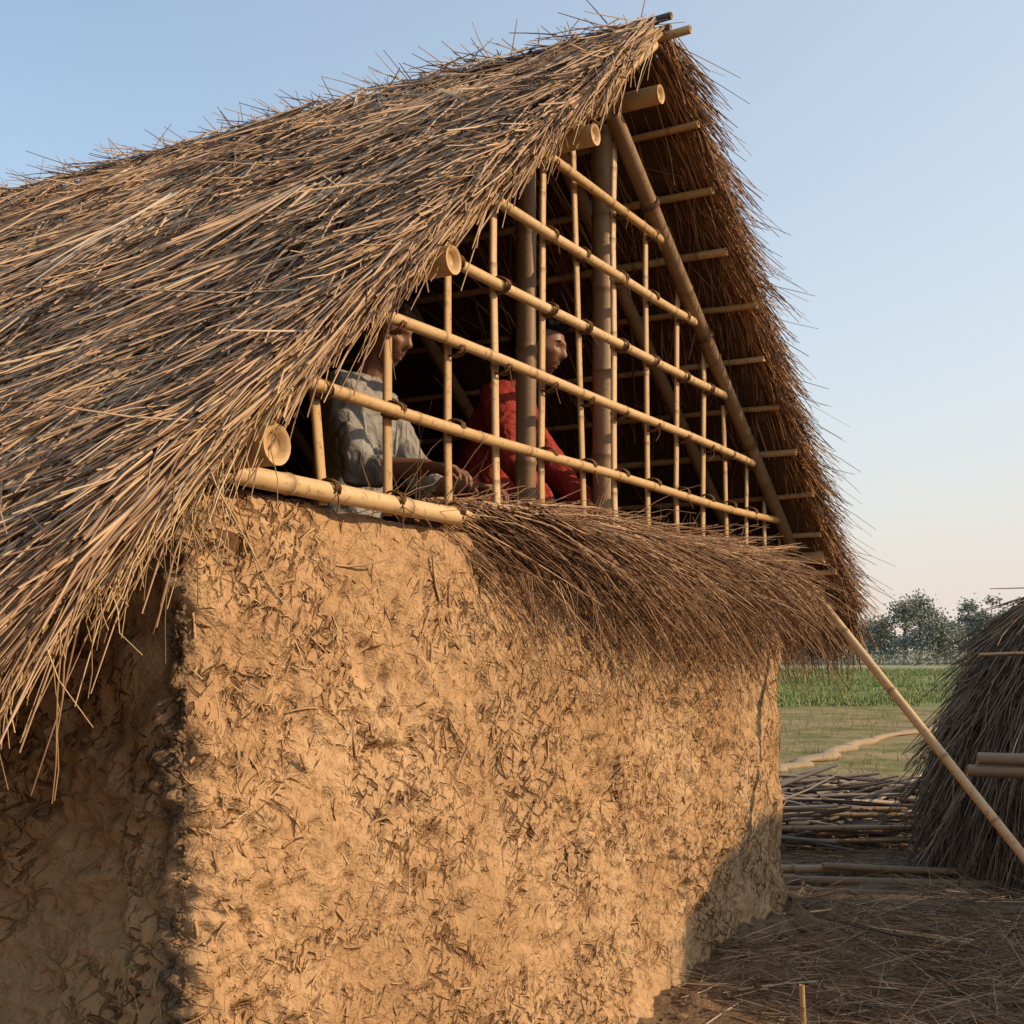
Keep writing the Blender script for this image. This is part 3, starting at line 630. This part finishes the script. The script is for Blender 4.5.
ln=rng.uniform(.4,1.5,N); D=np.stack([np.cos(th),np.sin(th),rng.normal(0,.12,N)],-1)
strands('stick_pile',np.stack([x,y,hh],-1)-D*ln[:,None]*.4,D,ln,rng.uniform(.006,.024,N),rng.normal(0,.06,(N,3)),M_sticks,K=4,sides=6,taper=.35,wig=.01)
m=MB()
for (x0,y0,x1,y1,z,r) in ((1.5,7.75,5.2,7.35,.04,.026),(1.4,7.55,5.4,7.12,.04,.028),(1.9,7.62,5.6,7.28,.09,.022),(1.5,7.3,5.6,6.95,.03,.02)):
    m.bamboo([x0,y0,z+gh(x0,y0)],[x1,y1,z+gh(x1,y1)],r,sp=.4)
for i in range(5):
    x0=rng.uniform(1.4,2.2);y0=8.7+rng.uniform(0,.4); m.bamboo([x0,y0,.05+.06*i],[x0+rng.uniform(1,1.5),y0+rng.uniform(-.2,.3),.08+.05*i],.018,sp=.3)
m.build('bamboo_poles',M_bamo,None)
tr=empty('bamboo_trestle'); m=MB()
for i,(dy,dz) in enumerate(((0,0),(.07,.0),(.03,.055),(.11,.055))):
    m.bamboo([2.14+.03*i,5.85+dy,.86+dz],[5.2,5.3+dy,.86+dz],.025,sp=.4)
for x,y in ((3.1,5.75),(4.7,5.48)):
    m.bamboo([x-.3,y-.25,0],[x+.12,y+.12,1.05],.025); m.bamboo([x+.3,y-.2,0],[x-.12,y+.16,1.05],.025)
m.build('poles',M_bamo,tr)
m2=MB(); m2.bamboo([1.10,4.66,-.1],[1.09,4.68,.17],.011,sp=.2); m2.build('bamboo_stake',M_bam)
def stack(name,cx,cy,R,Hh,N,e1=2.2,e2=.6,seed=0,rr_=(.002,.005)):
    nz,na=30,48; zf=np.linspace(0,.999,nz)[:,None]; an=(np.arange(na)*2*np.pi/na)[None]
    prof=lambda f: np.clip(1-f**e1,0,1)**e2
    rr=R*prof(zf)*(1+.06*fbm(an*2,zf*3,3,300+seed))*.93
    v=np.stack([cx+rr*np.cos(an),cy+rr*np.sin(an),zf*Hh+0*an],-1); idx=np.arange(nz*na).reshape(nz,na)
    q=np.stack([idx[:-1],np.roll(idx,-1,1)[:-1],np.roll(idx,-1,1)[1:],idx[1:]],-1).reshape(-1,4)
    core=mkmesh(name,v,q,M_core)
    f=rng.random(N)**.9*.98+.015; a=rng.uniform(0,6.283,N); f2=np.clip(f-.03,0,1)
    def pt(f,k=1.): 
        r=R*prof(f)*(1+.06*vn(a*3,f*4,300+seed))*k; return np.stack([cx+r*np.cos(a),cy+r*np.sin(a),f*Hh],-1)
    k=rng.uniform(.93,1.03,N); P=pt(f,k); D=nrm(pt(f2,k+.01)-P)
    ln=np.minimum(rng.uniform(.25,.6,N),f*Hh+.12)
    o=np.stack([np.cos(a),np.sin(a),0*a],-1)
    D=D+rng.normal(0,.18,(N,3))+o*.03; bend=-Z*(.12*ln)[:,None]+rng.normal(0,.08,(N,3))*ln[:,None]
    strands('stack_straw',P,D,ln,rng.uniform(rr_[0],rr_[1],N),bend,M_stack,core,K=4,wig=.012)
    return core
h1=stack('offframe_shadow_stack',3.52,7.9,.80,1.84,7500,rr_=(.0028,.006))
m=MB(); m.bamboo([2.75,7.33,1.40],[4.3,7.3,1.42],.012,sp=.25); m.build('tie_pole',M_bamo,h1)
stack('offframe_shadow_stack',5.35,5.45,1.32,2.60,3500,e1=3.5,e2=.55,seed=3,rr_=(.004,.008))  # unseen stack added out of frame to cast the gable and ground shadow
# ---------- distant trees
TB=MB(); LP=[];LS=[];LR=[]
def tree(x,y,h,w):
    p=np.array([x,y,0.]); lean=rng.normal(0,.04)
    TB.tube([p,p+[lean*h,0,h*.35],p+[lean*h*1.4,0,h*.75]],[.03*h,.02*h,.008*h],sides=7,capped=False)
    nc=int(rng.integers(14,24))
    for i in range(nc):
        f=rng.uniform(.25,.97); rad=w*math.sin(min(f*1.15,1)*math.pi)**.6*rng.uniform(.2,1)
        a=rng.uniform(0,6.28); c=p+np.array([math.cos(a)*rad*.8,math.sin(a)*rad*.8,f*h])
        st=p+[lean*h,0,h*min(f*.8,.7)*.9]
        TB.tube([st,(st+c)/2+[0,0,-.1],c],[.009*h,.006*h,.003*h],sides=5,capped=False)
        n=150; cs=rng.uniform(.16,.32)*w+.25
        dd=rng.normal(size=(n,3))*cs*.55*np.array([1.2,1.2,.8])
        LP.append(c+dd); LS.append(rng.uniform(.08,.19,n)); LR.append(np.clip(rng.random(n)*.6+rng.uniform(0,.4),0,1))
def W2(px,Y): return (px-512)/1244*Y
for px,Y,h,w in ((884,128,4.6,2.2),(905,124,6.2,2.8),(920,126,6.8,2.6),(938,122,4.8,2.6),(955,135,4.2,3),(968,130,6.4,1.7),(980,128,5.0,2.2),(993,132,7.0,1.5),(1008,128,5.6,2.4),(1022,131,6.6,2.2),(1040,127,6,2.8),(1062,134,7,2.8),(1090,128,6,3),(868,134,4,3),(845,130,4.5,3),(820,136,4,3),(795,132,5,3),(1120,130,7,3)):
    tree(W2(px,Y),Y,h,w)
for px in range(-300,780,90): tree(W2(px,135),135+rng.uniform(-6,8),rng.uniform(4.5,7.5),3)
for px in range(780,1140,9): 
    Y=rng.uniform(116,122); c=np.array([W2(px+rng.uniform(-5,5),Y),Y,rng.uniform(.3,.9)]); n=120
    LP.append(c+rng.normal(0,1,(n,3))*[1.2,.8,.45]); LS.append(rng.uniform(.08,.18,n)); LR.append(rng.random(n))
LP=np.concatenate(LP);LS=np.concatenate(LS);LR=np.concatenate(LR);n=len(LP)
a=nrm(rng.normal(size=(n,3)));b=nrm(np.cross(a,rng.normal(size=(n,3))))
v=np.stack([LP+a*LS[:,None],LP+b*LS[:,None]*.7,LP-a*LS[:,None],LP-b*LS[:,None]*.7],1)
M_leaf=straw_mat('hazed_foliage',[(0,(.17,.19,.16)),(.5,(.23,.25,.20)),(1,(.31,.31,.25))],(1,1,1))  # leaf colours greyed and lightened to stand in for distance haze
tl=mkmesh('distant_trees',v,np.arange(n*4).reshape(-1,4),M_leaf,None,{'rnd':np.repeat(LR,4),'al':np.zeros(n*4)},False)
TB.build('trunks',M_bamo,tl)
# ---------- light
EL=math.radians(26.5); AZM=math.radians(-5)
D=Vector((math.cos(AZM)*math.cos(EL),math.sin(AZM)*math.cos(EL),math.sin(EL)))
sl=bpy.data.lights.new('sun','SUN'); sl.energy=5.0; sl.angle=math.radians(.6); sl.color=(1,.71,.42)
so=bpy.data.objects.new('sun',sl); col.objects.link(so); so.rotation_euler=(-D).to_track_quat('-Z','Y').to_euler()
w=bpy.data.worlds.new('World'); scn.world=w; w.use_nodes=True; nt=w.node_tree; bg=nt.nodes['Background']
sk=nt.nodes.new('ShaderNodeTexSky'); sk.sky_type='NISHITA'; sk.sun_disc=False; sk.sun_elevation=EL; sk.sun_rotation=math.radians(90)-AZM
sk.dust_density=2.0; sk.air_density=1.0; sk.ozone_density=1.2
def wn(t,**k):
    n=nt.nodes.new(t)
    for a,b in k.items(): setattr(n,a,b)
    return n
def wm(op,a,b=0.,c=False):
    n=wn('ShaderNodeMath',operation=op,use_clamp=c)
    for i,x in ((0,a),(1,b)):
        if isinstance(x,(int,float)): n.inputs[i].default_value=x
        else: nt.links.new(x,n.inputs[i])
    return n.outputs[0]
def wmix(f,a,b,bt='MIX'):
    m=wn('ShaderNodeMix',data_type='RGBA',blend_type=bt)
    for i,x in ((0,f),(6,a),(7,b)):
        if isinstance(x,(int,float)): m.inputs[i].default_value=x
        elif isinstance(x,tuple): m.inputs[i].default_value=(*x,1)
        else: nt.links.new(x,m.inputs[i])
    return m.outputs[2]
tc=wn('ShaderNodeTexCoord'); sp=wn('ShaderNodeSeparateXYZ'); nt.links.new(tc.outputs['Generated'],sp.inputs[0])
zc=wm('MAXIMUM',sp.outputs[2],0.)
dt=wn('ShaderNodeVectorMath',operation='DOT_PRODUCT'); nt.links.new(tc.outputs['Generated'],dt.inputs[0]); dt.inputs[1].default_value=D
hz=wm('ADD',wm('MULTIPLY',wm('EXPONENT',wm('MULTIPLY',zc,-4.)),.80),wm('MULTIPLY',wm('MAXIMUM',wm('ADD',dt.outputs['Value'],.18),0.),.60),True)
warm=wm('EXPONENT',wm('MULTIPLY',zc,-5.))
G=1/.15
hc=wmix(warm,(.66*G,.725*G,.785*G),(.88*G,.74*G,.64*G))
skg=wmix(1.,sk.outputs[0],(1.75,1.78,1.65),'MULTIPLY')
fc=wmix(hz,skg,hc)
nt.links.new(fc,bg.inputs[0]); bg.inputs[1].default_value=.15
scn.view_settings.view_transform='Standard'; scn.view_settings.look='None'; scn.view_settings.exposure=0; scn.view_settings.gamma=1
cd=bpy.data.cameras.new('camera'); cam=bpy.data.objects.new('camera',cd); col.objects.link(cam); scn.camera=cam
cam.location=(0,0,H); cam.rotation_euler=(math.pi/2,0,0); cd.sensor_width=36; cd.lens=1244/1024*36; cd.shift_y=(650-512)/1024; cd.clip_end=5000; cd.clip_start=.05
